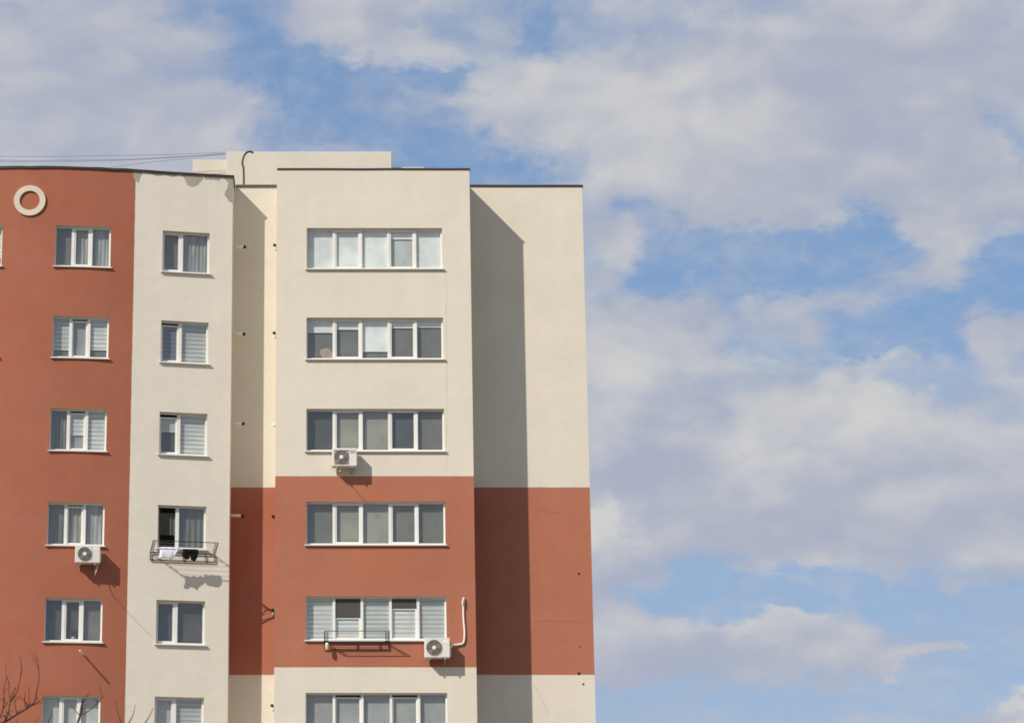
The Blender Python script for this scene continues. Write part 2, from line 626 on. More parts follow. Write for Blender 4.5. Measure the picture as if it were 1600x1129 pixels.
# left wing: bowed red bay with flat cream flanks
ha = WIN_R + WIN_RM + WIN_C
XA0 = 2 * APEX_X - XA1
xs = [XA0, XA1, APEX_X - RED_HALF, APEX_X + RED_HALF]
xs += lin(APEX_X - RED_HALF, WIN_RM[0][0], 5) + lin(WIN_RM[0][0], WIN_RM[0][1], 8) + lin(WIN_RM[0][1], WIN_R[0][0], 6) + lin(WIN_R[0][0], WIN_R[0][1], 8) + lin(WIN_R[0][1], APEX_X + RED_HALF, 5)
xs += [WIN_C[0][0], WIN_C[0][1]]
mb = facade(ya, xs, [GROUND, ROOF] + [z for h in ha for z in h[2:]], ha)
for xe, fl in ((XA0, 1), (XA1, 0)):
    y0 = ya(xe)
    mb.add([(xe, y0, GROUND), (xe, BACK, GROUND), (xe, BACK, ROOF), (xe, y0, ROOF)], [(0, 3, 2, 1) if fl else (0, 1, 2, 3)])
mb.add([(XA0, BACK, GROUND), (XA1, BACK, GROUND), (XA1, BACK, ROOF), (XA0, BACK, ROOF)], [(0, 3, 2, 1)])
bpart(mb, 'wall', M_BAY, 'bowed brick red bay with flat cream flank')

# roof deck
mb = MB()
RZ = ROOF - 0.12
axs = sorted(set(round(x, 4) for x in xs))
top = [(x, ya(x) + 0.02, RZ) for x in axs] + [(XA1 - 0.02, BACK - 0.02, RZ), (XA0 + 0.02, BACK - 0.02, RZ)]
mb.add(top, [tuple(range(len(top)))])
for (x0, x1, y) in ((XA1 + 0.01, XB0 - 0.01, YD), (XB0 + 0.02, XB1 - 0.02, YB), (XB1 + 0.01, XC1 - 0.02, YC)):
    mb.add([(x0, y + 0.02, RZ), (x1, y + 0.02, RZ), (x1, BACK - 0.02, RZ), (x0, BACK - 0.02, RZ)], [(0, 1, 2, 3)])
bpart(mb, 'roof', M_ROOFFELT)


def flashing(path, mat, h=0.075, out=0.045, wav=0.0, seed=0):
    """folded metal capping along a parapet: path of (x, y) with the outside on the right hand"""
    rnd = random.Random(seed)
    mb = MB()
    P = [Vector((p[0], p[1], 0)) for p in path]
    n = len(P)
    V = []
    for i, p in enumerate(P):
        d1 = (P[i] - P[i - 1]).normalized() if i else (P[1] - P[0]).normalized()
        d2 = (P[i + 1] - P[i]).normalized() if i < n - 1 else d1
        n1 = Vector((d1.y, -d1.x, 0)); n2 = Vector((d2.y, -d2.x, 0))
        mnorm = (n1 + n2).normalized()
        k = 1 / max(0.4, mnorm.dot(n1))
        w = rnd.uniform(-wav, wav)
        o_ = p + mnorm * (out * k)
        i_ = p - mnorm * (0.34 * k)
        zt = ROOF + 0.035 + w
        zb = ROOF - h + 0.035 + w * 0.6 + rnd.uniform(-wav, wav) * 0.6
        V += [(o_.x, o_.y, zb), (o_.x, o_.y, zt), (i_.x, i_.y, zt - 0.02), (i_.x, i_.y, zb)]
    F = []
    for i in range(n - 1):
        for k in range(4):
            k2 = (k + 1) % 4
            F.append((i * 4 + k, (i + 1) * 4 + k, (i + 1) * 4 + k2, i * 4 + k2))
    F += [(0, 1, 2, 3), tuple((n - 1) * 4 + k for k in (3, 2, 1, 0))]
    mb.add(V, F)
    return mb


apath = [(x, ya(x)) for x in lin(XA0, APEX_X - RED_HALF, 3)[:-1] + lin(APEX_X - RED_HALF, APEX_X + RED_HALF, 18) + lin(APEX_X + RED_HALF, XA1, 5)[1:]] + [(XA1, 77.2), (XA1, 80)]
bpart(flashing(apath, M_FLASH, 0.07, 0.04, 0.012, 3), 'roof_flashing', M_FLASH)
bpart(flashing([(XA1 + 0.06, YD), (XB0 - 0.004, YD)], M_FLASH2, 0.06), 'roof_flashing', M_FLASH2)
bpart(flashing([(x, YB) for x in lin(XB0, XB1, 7)] + [(XB1, 79)], M_FLASH, 0.055, 0.022, 0.005, 5), 'roof_flashing', M_FLASH)
bpart(flashing([(XB1 + 0.04, YC)] + [(x, YC) for x in lin(XB1, XC1, 4)[1:]] + [(XC1, 82)], M_FLASH, 0.06, 0.03, 0.004, 6), 'roof_flashing', M_FLASH)

# machine rooms on the roof
bpart(MB().cbox(-3.325, 1.956, 79.0, 84.0, RZ, 27.822, 0.015), 'rooftop_machine_room', M_PLAIN, 'plain cream rooftop box behind the parapet')
bpart(MB().cbox(-4.41, -3.33, 79.35, 83.0, RZ, 27.67, 0.015), 'rooftop_machine_room', M_PLAIN, 'lower cream box beside the rooftop machine room')
bpart(MB().cbox(1.96, 3.00, 79.3, 82.0, RZ, 27.405, 0.015), 'rooftop_machine_room', M_PLAIN, 'low cream box just showing over the parapet')

# ring ornament on the bay
mb = MB().annulus(APEX_X, 24.782, 0.305, 0.475, YA_APEX - 0.055, YA_APEX + 0.03, 56)
bpart(mb, 'ring_ornament', M_RING, 'cream plaster ring on the red bay')


def patch(pts, off, name='bare_plaster', mat=M_BARE, seed=1):
    """flake of exposed plaster following the left wing's front"""
    rnd = random.Random(seed)
    P = []
    n = len(pts)
    for i in range(n):
        a = pts[i]; b = pts[(i + 1) % n]
        for k in range(3):
            t = k / 3
            j = 0.018 if k else 0.0
            P.append((a[0] + (b[0] - a[0]) * t + rnd.uniform(-j, j), a[1] + (b[1] - a[1]) * t + rnd.uniform(-j, j)))
    V = [(x, ya(x) - off, min(z, ROOF - 0.03)) for x, z in P] + [(x, ya(x) + 0.01, min(z, ROOF - 0.03)) for x, z in P]
    m = len(P)
    F = [tuple(range(m))] + [(i, i + m, (i + 1) % m + m, (i + 1) % m) for i in range(m)]
    bpart(MB().add(V, F), name, mat)


patch([(-6.03, 25.83), (-5.72, 25.80), (-5.76, 25.69), (-5.83, 25.47), (-5.92, 25.53), (-5.985, 25.67)], 0.006, seed=4)
patch([(-4.57, 25.82), (-3.88, 25.79), (-3.94, 25.66), (-4.05, 25.51), (-4.25, 25.45), (-4.35, 25.49), (-4.43, 25.66)], 0.004, seed=5)
patch([(-3.31, 25.81), (-2.986, 25.80), (-2.986, 24.99), (-3.107, 25.07), (-3.245, 25.26), (-3.19, 25.40), (-3.112, 25.63)], 0.004, seed=6)
patch([(-5.6, 25.82), (-4.62, 25.82), (-4.75, 25.73), (-5.1, 25.765), (-5.3, 25.72)], 0.004, seed=7)
patch([(-3.86, 25.81), (-3.33, 25.81), (-3.4, 25.70), (-3.6, 25.73), (-3.8, 25.69)], 0.004, seed=8)

# ------------------------------------------------------------------ windows
rnd = random.Random(11)
GY = 0.155          # glass depth behind the wall face


def curtain(x0, x1, z0, z1, y, amp, seed, n=None):
    r = random.Random(seed)
    n = n or max(8, int((x1 - x0) / 0.03))
    mb = MB()
    ph = r.uniform(0, 6)
    fr = r.uniform(38, 55)
    V = []
    for z in (z0, z1):
        for i in range(n + 1):
            x = x0 + (x1 - x0) * i / n
            yy = y + amp * (math.sin(fr * (x - x0) + ph) + 0.5 * math.sin(fr * 2.3 * (x - x0) + ph * 2))
            V.append((x, yy, z))
    F = [(i, i + 1, n + 2 + i, n + 1 + i) for i in range(n)]
    mb.add(V, F)
    return mb


def fill_pane(win, x0, x1, z0, z1, spec, seed):
    """what hangs behind one pane; spec is a list of (type, colour, from, to) in fractions of the pane height from the top"""
    for kind, colr, f0, f1 in spec:
        za = z1 - (z1 - z0) * f1
        zb = z1 - (z1 - z0) * f0
        e = 0.02
        if kind == 'roller':
            mb = MB().box(x0 - e, x1 + e, 0.205, 0.208, za, zb + 0.02)
            mb.build('roller_blind', fabric(colr), win)
            if f1 < 0.97:
                MB().box(x0 - e, x1 + e, 0.198, 0.214, za - 0.022, za + 0.006).build('blind_bar', M_PVC, win)
        elif kind == 'zebra':
            MB().box(x0 - e, x1 + e, 0.203, 0.206, za, zb + 0.02).build('striped_blind', fabric(colr, 'zebra'), win)
            if f1 < 0.97:
                MB().box(x0 - e, x1 + e, 0.197, 0.212, za - 0.02, za + 0.005).build('blind_bar', M_PVC, win)
        elif kind == 'tone':  # flat sheet: some are curtains, greys paint in pane darkness and reflection
            curtain(x0 - e, x1 + e, za - 0.02, zb + 0.03, 0.235, 0.0012, seed).build('curtain_tone_sheet', fabric(colr), win, True)
        elif kind == 'folds':
            curtain(x0 - e, x1 + e, za - 0.02, zb + 0.03, 0.24, 0.016, seed).build('curtain', fabric(colr, 'folds'), win, True)


def make_window(opening, yfun, bars, panes, seed, curve=False, label=None):
    """bars: [(x0, x1)] mullions measured from the opening's left edge; panes: one dict per bay"""
    xa, xb, zb, zt = opening
    A = Vector((xa, yfun(xa), zb))
    B = Vector((xb, yfun(xb), zb))
    w = (B - A).length
    rz = math.atan2(B.y - A.y, B.x - A.x)
    k = w / (xb - xa)
    h = zt - zb
    fw = 0.048
    # the window itself: outer frame and mullions
    mb = MB()
    y0, y1 = GY - 0.03, GY + 0.04
    mb.box(0.0, 0.035, y0, y1, 0.0, h)
    mb.box(w - fw, w, y0, y1, 0.0, h)
    mb.box(0.035, w - fw, y0, y1, h - 0.045, h)
    mb.box(0.035, w - fw, y0, y1, 0.0, 0.055)
    for (b0, b1) in bars:
        mb.box(b0 * k, b1 * k, y0 - 0.004, y1, 0.0555, h - 0.0455)
    win = mb.build('window', M_PVC, building)
    win.location = BINV @ A
    win.rotation_euler = (0, 0, rz)
    if label:
        win['label'] = label
    # reveal
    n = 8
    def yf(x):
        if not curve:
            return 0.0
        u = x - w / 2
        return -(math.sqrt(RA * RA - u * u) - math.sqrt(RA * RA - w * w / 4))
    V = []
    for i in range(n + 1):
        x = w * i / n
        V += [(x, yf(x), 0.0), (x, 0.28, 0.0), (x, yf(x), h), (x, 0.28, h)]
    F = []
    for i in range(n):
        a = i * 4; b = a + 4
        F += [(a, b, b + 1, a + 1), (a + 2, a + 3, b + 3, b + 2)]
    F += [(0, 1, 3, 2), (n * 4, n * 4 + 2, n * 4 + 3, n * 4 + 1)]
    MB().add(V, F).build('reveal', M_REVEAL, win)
    # sill: sloped sheet with a turned-down lip
    dpt = -0.075
    s = MB()
    V = [(-0.05, dpt, -0.018), (w + 0.05, dpt, -0.018), (w + 0.05, y0 - 0.002, 0.012), (-0.05, y0 - 0.002, 0.012),
         (-0.05, dpt, -0.045), (w + 0.05, dpt, -0.045), (w + 0.05, 0.0, -0.045), (-0.05, 0.0, -0.045)]
    V[2] = (w + 0.05, -0.002, -0.004); V[3] = (-0.05, -0.002, -0.004)
    s.add(V, [(0, 1, 2, 3), (0, 4, 5, 1), (4, 7, 6, 5), (0, 3, 7, 4), (1, 5, 6, 2), (3, 2, 6, 7)])
    s.add([(0.002, -0.002, -0.004), (w - 0.002, -0.002, -0.004), (w - 0.002, y0 - 0.001, 0.012), (0.002, y0 - 0.001, 0.012)], [(0, 1, 2, 3)])
    s.build('sill', M_SILL, win)
    # room behind
    r0, r1, ry0, ry1, rz0, rz1 = -0.12, w + 0.12, 0.28, 1.7, -0.7, h + 0.22
    V = [(r0, ry0, rz0), (r1, ry0, rz0), (r1, ry1, rz0), (r0, ry1, rz0), (r0, ry0, rz1), (r1, ry0, rz1), (r1, ry1, rz1), (r0, ry1, rz1)]
    MB().add(V, [(0, 3, 2, 1), (4, 5, 6, 7), (3, 7, 6, 2), (0, 4, 7, 3), (1, 2, 6, 5)]).build('room', M_ROOM, win)
    # bays
    edges = [0.035] + [e * k for b in bars for e in b] + [w - fw]
    for i, pn in enumerate(panes):
        x0, x1 = edges[2 * i], edges[2 * i + 1]
        z0, z1 = 0.055, h - 0.045
        if pn.get('open'):
            # sash swung into the room on its left hinges, seen nearly edge-on
            L = (x1 - x0) * 0.95
            ang = R(78)
            M_ = Matrix.Translation((x0 + 0.02, GY + 0.05, 0)) @ Matrix.Rotation(ang, 4, 'Z')
            sm = MB(M_)
            sm.box(0, 0.06, 0, 0.05, z0, z1); sm.box(L - 0.06, L, 0, 0.05, z0, z1)
            sm.box(0.06, L - 0.06, 0, 0.05, z0, z0 + 0.06); sm.box(0.06, L - 0.06, 0, 0.05, z1 - 0.06, z1)
            sm.build('sash', M_PVC, win)
            MB(M_).box(0.055, L - 0.055, 0.02, 0.026, z0 + 0.055, z1 - 0.055).build('pane', M_GLASS, win)
            fill_pane(win, x0, x1, z0, z1, pn.get('fill', []), seed * 17 + i)
            continue
        drop = pn.get('drop', 0.0)          # sash lowered from the top by this fraction
        if pn.get('sash'):
            sz1 = z1 - (z1 - z0) * drop
            sb = 0.042
            yy0, yy1 = GY - 0.022 + (0.03 if drop else 0), GY + 0.03 + (0.03 if drop else 0)
            sm = MB()
            sm.box(x0 + 0.001, x0 + sb, yy0, yy1, z0 + 0.001, sz1 - 0.001)
            sm.box(x1 - sb, x1 - 0.001, yy0, yy1, z0 + 0.001, sz1 - 0.001)
            sm.box(x0 + sb, x1 - sb, yy0, yy1, z0 + 0.001, z0 + sb)
            sm.box(x0 + sb, x1 - sb, yy0, yy1, sz1 - sb, sz1 - 0.001)
            sm.build('sash', M_PVC, win)
            gx0, gx1, gz0, gz1, gy = x0 + sb - 0.004, x1 - sb + 0.004, z0 + sb - 0.004, sz1 - sb + 0.004, (yy0 + yy1) / 2
        else:
            gx0, gx1, gz0, gz1, gy = x0 - 0.002, x1 + 0.002, z0 - 0.002, z1 + 0.002, GY + 0.005
        if drop > 0.2:
            MB().box(x0 + 0.001, x1 - 0.001, GY - 0.012, GY - 0.010, sz1 + 0.003, z1 - 0.001).build('insect_screen', M_SCREEN, win)
        # glass sits a hair out of true, so every pane mirrors a slightly different piece of sky
        tilt = rnd.uniform(-0.018, 0.018); lean = rnd.uniform(-0.016, 0.016)
        wx = (gx1 - gx0) / 2; hz = (gz1 - gz0) / 2
        V = []
        for dy in (0.0, 0.006):
            for (sx, sz) in ((-1, -1), (1, -1), (1, 1), (-1, 1)):
                V.append(((gx0 + gx1) / 2 + sx * wx, gy + dy + sx * wx * tilt + sz * hz * lean, (gz0 + gz1) / 2 + sz * hz))
        MB().add(V, [(0, 1, 2, 3)]).build('pane', M_GLASS, win)
        fill_pane(win, x0, x1, z0 if not drop else z0, z1, pn.get('fill', []), seed * 17 + i)
    return win, w, h, rz


# cloth colours; the greys also paint dark rooms and glass reflections on flat sheets
W1 = (0.84, 0.86, 0.84)
W2 = (0.56, 0.58, 0.56)
G1 = (0.37, 0.375, 0.36)
G2 = (0.195, 0.19, 0.168)
G3 = (0.105, 0.103, 0.092)
TAN = (0.34, 0.325, 0.265)
ZB = (0.60, 0.615, 0.59)
ZB2 = (0.74, 0.745, 0.72)
NAVY = (0.22, 0.23, 0.28)


def full(kind, c):
    return [(kind, c, 0.0, 1.0)]


BARS5 = [(0.775, 0.852), (1.588, 1.665), (2.415, 2.492), (3.218, 3.295)]
BARS3 = [(0.485, 0.575), (1.02, 1.11)]
BARS2 = [(0.53, 0.63)]
S = dict(sash=True)
PANES_B = [
    [dict(fill=full('roller', W1)), dict(sash=True, fill=full('roller', W1)), dict(fill=full('roller', W1)), dict(sash=True, fill=[('roller', W1, 0, .2), ('tone', W2, .2, 1)]), dict(fill=full('roller', W1))],
    [dict(fill=[('roller', W1, 0, .30), ('tone', G2, .3, 1)]), dict(sash=True, fill=[('roller', W1, 0, .22), ('tone', G2, .22, 1)]), dict(fill=[('roller', W1, 0, .80), ('tone', G2, .8, 1)]),
     dict(sash=True, fill=[('roller', W1, 0, .18), ('tone', G2, .18, 1)]), dict(fill=[('roller', W1, 0, .16), ('tone', G2, .16, 1)])],
    [dict(fill=full('tone', G3)), dict(sash=True, fill=full('tone', TAN)), dict(fill=full('tone', TAN)), dict(sash=True, fill=full('tone', G3)), dict(fill=full('tone', G2))],
    [dict(fill=full('tone', G2)), dict(sash=True, fill=full('tone', TAN)), dict(fill=full('tone', TAN)), dict(sash=True, fill=full('tone', G2)), dict(fill=full('tone', G2))],
    [dict(fill=full('zebra', ZB2)), dict(sash=True, drop=.47, fill=[('zebra', ZB2, .47, 1)]), dict(fill=full('zebra', ZB)), dict(sash=True, drop=.24, fill=[('zebra', ZB2, .24, 1)]), dict(fill=full('zebra', ZB))],
    [dict(fill=full('tone', G1)), dict(sash=True, drop=.055, fill=[('tone', G1, .055, 1)]), dict(fill=full('tone', G1)), dict(sash=True, drop=.055, fill=[('tone', G1, .055, 1)]), dict(fill=full('tone', G1))],
]
PANES_R = [
    [dict(fill=full('tone', G2)), dict(sash=True, fill=full('folds', G1)), dict(fill=full('folds', G1))],
    [dict(fill=[('zebra', ZB, 0, .80), ('tone', G2, .8, 1)]), dict(sash=True, drop=.05, fill=full('tone', G1)), dict(fill=[('zebra', ZB2, 0, .78), ('tone', G2, .78, 1)])],
    [dict(fill=full('folds', G2)), dict(sash=True, drop=.045, fill=[('zebra', ZB2, .05, .60), ('tone', G1, .6, 1)]), dict(fill=full('zebra', (0.70, 0.71, 0.69)))],
    [dict(fill=full('folds', G2)), dict(sash=True, drop=.035, fill=full('folds', TAN)), dict(fill=full('folds', G1))],
    [dict(fill=full('tone', G3)), dict(sash=True, fill=full('tone', G3)), dict(fill=full('tone', G2))],
    [dict(fill=full('tone', W2)), dict(sash=True, fill=full('tone', W2)), dict(fill=full('tone', W2))],
]
PANES_C = [
    [dict(sash=True, fill=full('tone', G2)), dict(fill=full('folds', G1))],
    [dict(sash=True, drop=.05, fill=[('zebra', NAVY, .05, 1)]), dict(fill=full('zebra', ZB))],
    [dict(sash=True, drop=.07, fill=[('roller', W2, .07, .42), ('tone', G3, .42, 1)]), dict(fill=full('zebra', ZB2))],
    [dict(open=True, fill=[('folds', G3, .15, .66)]), dict(fill=full('folds', G2))],
    [dict(sash=True, fill=full('tone', G3)), dict(fill=full('tone', G3))],
    [dict(sash=True, fill=full('tone', W2)), dict(fill=full('zebra', ZB))],
]
ORD = ['topmost', 'second', 'third', 'fourth', 'fifth', 'sixth']
wins_b, wins_r, wins_c = [], [], []
for k in range(6):
    wins_b.append(make_window(WIN_B[k], lambda x: YB, BARS5, PANES_B[k], 100 + k, label='five-pane window, %s row from the top of the centre wall' % ORD[k]))
    wins_r.append(make_window(WIN_R[k], ya, BARS3, PANES_R[k], 200 + k, True, label='three-pane window, %s row from the top of the red bay' % ORD[k]))
    wins_c.append(make_window(WIN_C[k], ya, BARS2, PANES_C[k], 300 + k, label='two-pane window, %s row from the top of the cream flank' % ORD[k]))
for k in range(6):
    make_window(WIN_RM[k], ya, BARS3, PANES_R[(k + 1) % 6], 400 + k, True)

# ------------------------------------------------------------------ small fixtures on the walls (parts of the building)
# drain stubs leaving the hidden side of the left wing
for z in (23.74, 20.985, 18.2, 15.39):
    y = 76.12
    o = bpart(MB().tube([(XA1 - 0.02, y, z + 0.01), (XA1 + 0.345, y, z)], 0.042, 14), 'drain_pipe', M_PIPEW, None, True)
    cap = MB().tube([(0, 0, 0), (0.075, 0, -0.004)], 0.046, 14).build('pipe_mouth', M_HOLE, o)
    cap.location = BINV @ Vector((XA1 + 0.33, y, z))
# dark pipe mouths in the corner of the recess
for k, z in enumerate((23.938, 21.143, 18.285, 15.467, 12.648, 9.824)):
    mat = M_PIPEW if k == 2 else M_HOLE
    o = bpart(MB().tube([(-1.715, YD + 0.02, z), (-1.715, YD - 0.025, z)], 0.045, 14), 'vent_pipe', mat)
    if k not in (2, 3):
        drip = MB().box(-0.018, 0.018, -0.02, 0.03, -0.14, -0.07).build('drip_spout', M_PIPEW, o)
        drip.location = BINV @ Vector((-1.705, YD - 0.012, z))
# hook at the fifth vent pipe; thin brown strands stand in for cable shadows
w_ = MB()
w_.tube(bez([(-1.70, YD - 0.05, 12.62), (-1.82, YD - 0.02, 12.68), (-2.05, YD - 0.02, 12.86)], 4), 0.011, 5)
w_.tube(bez([(-1.70, YD - 0.05, 12.50), (-1.72, YD - 0.03, 12.43), (-1.85, YD - 0.02, 12.37), (-2.06, YD - 0.02, 12.25)], 4), 0.011, 5)
w_.tube(bez([(-1.68, YD - 0.05, 12.66), (-1.665, YD - 0.06, 12.55), (-1.70, YD - 0.05, 12.44)], 4), 0.026, 6)
w_.tube(bez([(-1.82, YD - 0.02, 12.68), (-1.95, YD - 0.02, 12.63), (-2.04, YD - 0.02, 12.50)], 4), 0.008, 5)
bpart(w_, 'hook_and_shadow_lines', M_BROWNPIPE)
# drilled holes on the right wall
for (x, z, r) in ((7.379, 13.73, 0.036), (7.363, 11.56, 0.022), (7.307, 10.76, 0.045), (7.431, 10.45, 0.032), (2.62, 9.62, 0.0)):
    if r:
        bpart(MB().tube([(x, YC - 0.004, z), (x, YC + 0.05, z)], r, 10), 'drill_hole', M_HOLE)
# hairline cracks in the render
def crack(pts, y, wd, seed):
    r = random.Random(seed)
    P = []
    for a, b in zip(pts[:-1], pts[1:]):
        for k in range(8):
            t = k / 8
            P.append((a[0] + (b[0] - a[0]) * t + r.uniform(-.012, .012), a[1] + (b[1] - a[1]) * t + r.uniform(-.012, .012)))
    P.append(pts[-1])
    V, F = [], []
    for i, (x, z) in enumerate(P):
        ww = wd * (0.4 + r.random()) * (0.3 if i in (0, len(P) - 1) else 1)
        d = Vector((P[min(i + 1, len(P) - 1)][0] - P[max(0, i - 1)][0], P[min(i + 1, len(P) - 1)][1] - P[max(0, i - 1)][1])).normalized()
        V += [(x - d.y * ww, y, z + d.x * ww), (x + d.y * ww, y, z - d.x * ww)]
    for i in range(len(P) - 1):
        F.append((2 * i, 2 * i + 1, 2 * i + 3, 2 * i + 2))
    return MB().add(V, F)


M_CRACK = simple('crack_line', (0.27, 0.11, 0.07), 0.95)
M_CRACK2 = simple('crack_line_cream', (0.46, 0.41, 0.34), 0.95)
bpart(crack([(6.10, 15.60), (6.30, 15.66), (6.62, 15.56), (6.98, 15.60)], YC - 0.003, 0.004, 1), 'crack', M_CRACK)
bpart(crack([(5.98, 12.33), (6.6, 12.31), (7.7, 12.30)], YC - 0.003, 0.003, 2), 'crack', M_CRACK)
bpart(crack([(5.95, 10.50), (6.2, 10.0), (6.40, 9.56)], YC - 0.003, 0.006, 3), 'crack', M_CRACK2)
bpart(crack([(3.47, 22.65), (3.455, 21.0), (3.44, 19.0), (3.41, 16.45)], YB - 0.003, 0.0035, 4), 'crack', M_CRACK2)
# white pipe stub poking out of the red bay
yw = ya(-7.10)
bpart(MB().tube([(-7.11, yw + 0.03, 11.07), (-7.165, yw - 0.62, 11.10)], 0.026, 12), 'drain_pipe', M_PIPEW, 'thin white pipe sticking straight out of the red bay', True)

# ------------------------------------------------------------------ air conditioners
def air_conditioner(x, z, yfun, label, w=0.73, h=0.54, square=False, hose=None):
    """x, z: lower left corner of the casing on the wall; local y points into the wall"""
    y = yfun(x + w / 2)
    dx = 0.05
    rz = math.atan2(yfun(x + w / 2 + dx) - yfun(x + w / 2 - dx), 2 * dx)
    root = empty('air_conditioner', (x, yfun(x), z), rz)
    tag(root, label, 'air conditioner', 'air conditioner units on the facade')
    f, b = -0.42, -0.12
    case = MB().cbox(0, w, f, b, 0, h, 0.012)
    case.build('casing', M_ACWHITE, root)
    # side service cover
    MB().box(w, w + 0.035, f + 0.06, b - 0.06, 0.06, h * 0.62).build('service_cover', M_ACWHITE, root)
    MB().box(w * 0.70 + 0.02, w - 0.05, f - 0.004, f + 0.005, h * 0.72, h * 0.88).build('name_plate', M_STEEL if square else M_PIPEW, root)
    MB().box(w * 0.665, w * 0.672, f - 0.003, f + 0.004, 0.03, h - 0.03).build('panel_seam', M_ACGREY, root)
    cx, cz, r = w * 0.375, h * 0.5, h * 0.385
    fan = MB().annulus(cx, cz, 0.0001, r, f - 0.004, f + 0.002, 36)
    fan.build('fan_well', M_ACDARK, root)
    bl = MB()
    for q in range(5):
        a = q * 2 * math.pi / 5 + 0.3
        V = []
        for rr, da in ((0.05, -0.35), (r * 0.93, -0.42), (r * 0.93, 0.30), (0.05, 0.3)):
            V.append((cx + rr * math.cos(a + da), f - 0.006, cz + rr * math.sin(a + da)))
        V += [(p[0], f - 0.009, p[2]) for p in V]
        bl.add(V, [(3, 2, 1, 0), (4, 5, 6, 7), (0, 1, 5, 4), (1, 2, 6, 5), (2, 3, 7, 6), (3, 0, 4, 7)])
    bl.build('fan_blades', M_ACGREY, root)
    gr = MB()
    for q in range(6):
        rr = r * (0.30 + 0.14 * q)
        gr.annulus(cx, cz, rr - 0.005, rr + 0.005, f - 0.022, f - 0.012, 36)
    for q in range(16):
        a = q * math.pi / 8
        gr.bar((cx + 0.05 * math.cos(a), f - 0.014, cz + 0.05 * math.sin(a)), (cx + r * math.cos(a), f - 0.012, cz + r * math.sin(a)), 0.005)
    if square:
        q = r * 1.0
        gr.box(cx - q, cx + q, f - 0.016, f - 0.008, cz + q - 0.012, cz + q)
        gr.box(cx - q, cx + q, f - 0.016, f - 0.008, cz - q, cz - q + 0.012)
        gr.box(cx - q, cx - q + 0.012, f - 0.016, f - 0.008, cz - q + 0.012, cz + q - 0.012)
        gr.box(cx + q - 0.012, cx + q, f - 0.016, f - 0.008, cz - q + 0.012, cz + q - 0.012)
        for q2 in range(7):
            zz = cz - q + 0.03 + q2 * (2 * q - 0.06) / 6
            gr.box(cx - q + 0.012, cx + q - 0.012, f - 0.011, f - 0.007, zz - 0.006, zz + 0.006)
    gr.build('fan_grille', M_ACGREY, root)
    MB().annulus(cx, cz, 0.0001, 0.056, f - 0.03, f - 0.01, 24).build('fan_hub', M_CREAMPL, root)
    for xx in (0.13, w - 0.16):
        br = MB()
        br.box(xx, xx + 0.035, f + 0.0, 0.0, -0.055, -0.022)
        br.box(xx, xx + 0.035, -0.03, 0.003, -0.17, -0.055)
        br.bar((xx + 0.017, f + 0.14, -0.05), (xx + 0.017, -0.02, -0.15), 0.010)
        br.build('bracket', M_STEEL, root)
        for yy in (f + 0.04, b - 0.04):
            MB().box(xx - 0.005, xx + 0.04, yy - 0.025, yy + 0.025, -0.022, 0.0).build('foot', M_ACGREY, root)
    if hose:
        hp = bez(hose, 6)
        MB().tube(hp, [0.014 - 0.009 * i / (len(hp) - 1) for i in range(len(hp))], 8).build('drain_hose', M_PIPEW, root, True)
    return root


flatB = lambda x: YB
air_conditioner(0.042, 16.56, flatB, 'air conditioner with square grille hung below the third five-pane window', square=True,
                hose=[(0.20, -0.25, 0.0), (0.20, -0.28, -0.10), (0.24, -0.42, -0.16), (0.26, -0.62, -0.19), (0.27, -0.85, -0.21)])
ac5 = air_conditioner(2.70, 10.945, flatB, 'round-fan air conditioner under the lower right corner of the striped-blind window', hose=None, h=0.57)
pp = bez([(0.745, -0.20, 0.28), (0.82, -0.10, 0.40), (0.95, -0.045, 0.425), (1.09, -0.04, 0.45), (1.155, -0.04, 0.53), (1.175, -0.04, 0.82), (1.15, -0.04, 1.2), (1.15, -0.04, 1.5), (1.17, -0.04, 1.79)], 6)
pm = MB().tube(pp, 0.027, 10)
pm.tube(bez([(1.165, -0.05, 1.80), (1.14, -0.09, 1.72), (1.115, -0.11, 1.58)], 5), 0.02, 8)
pm.build('pipe', M_PIPEW, ac5, True)
air_conditioner(-7.44, 13.69, ya, 'air conditioner mounted on the red bay below the fourth window', w=0.72, h=0.51,
                hose=[(0.66, -0.20, 0.0), (0.64, -0.24, -0.12), (0.60, -0.32, -0.28), (0.59, -0.42, -0.36), (0.58, -0.75, -0.40), (0.57, -1.15, -0.40)])

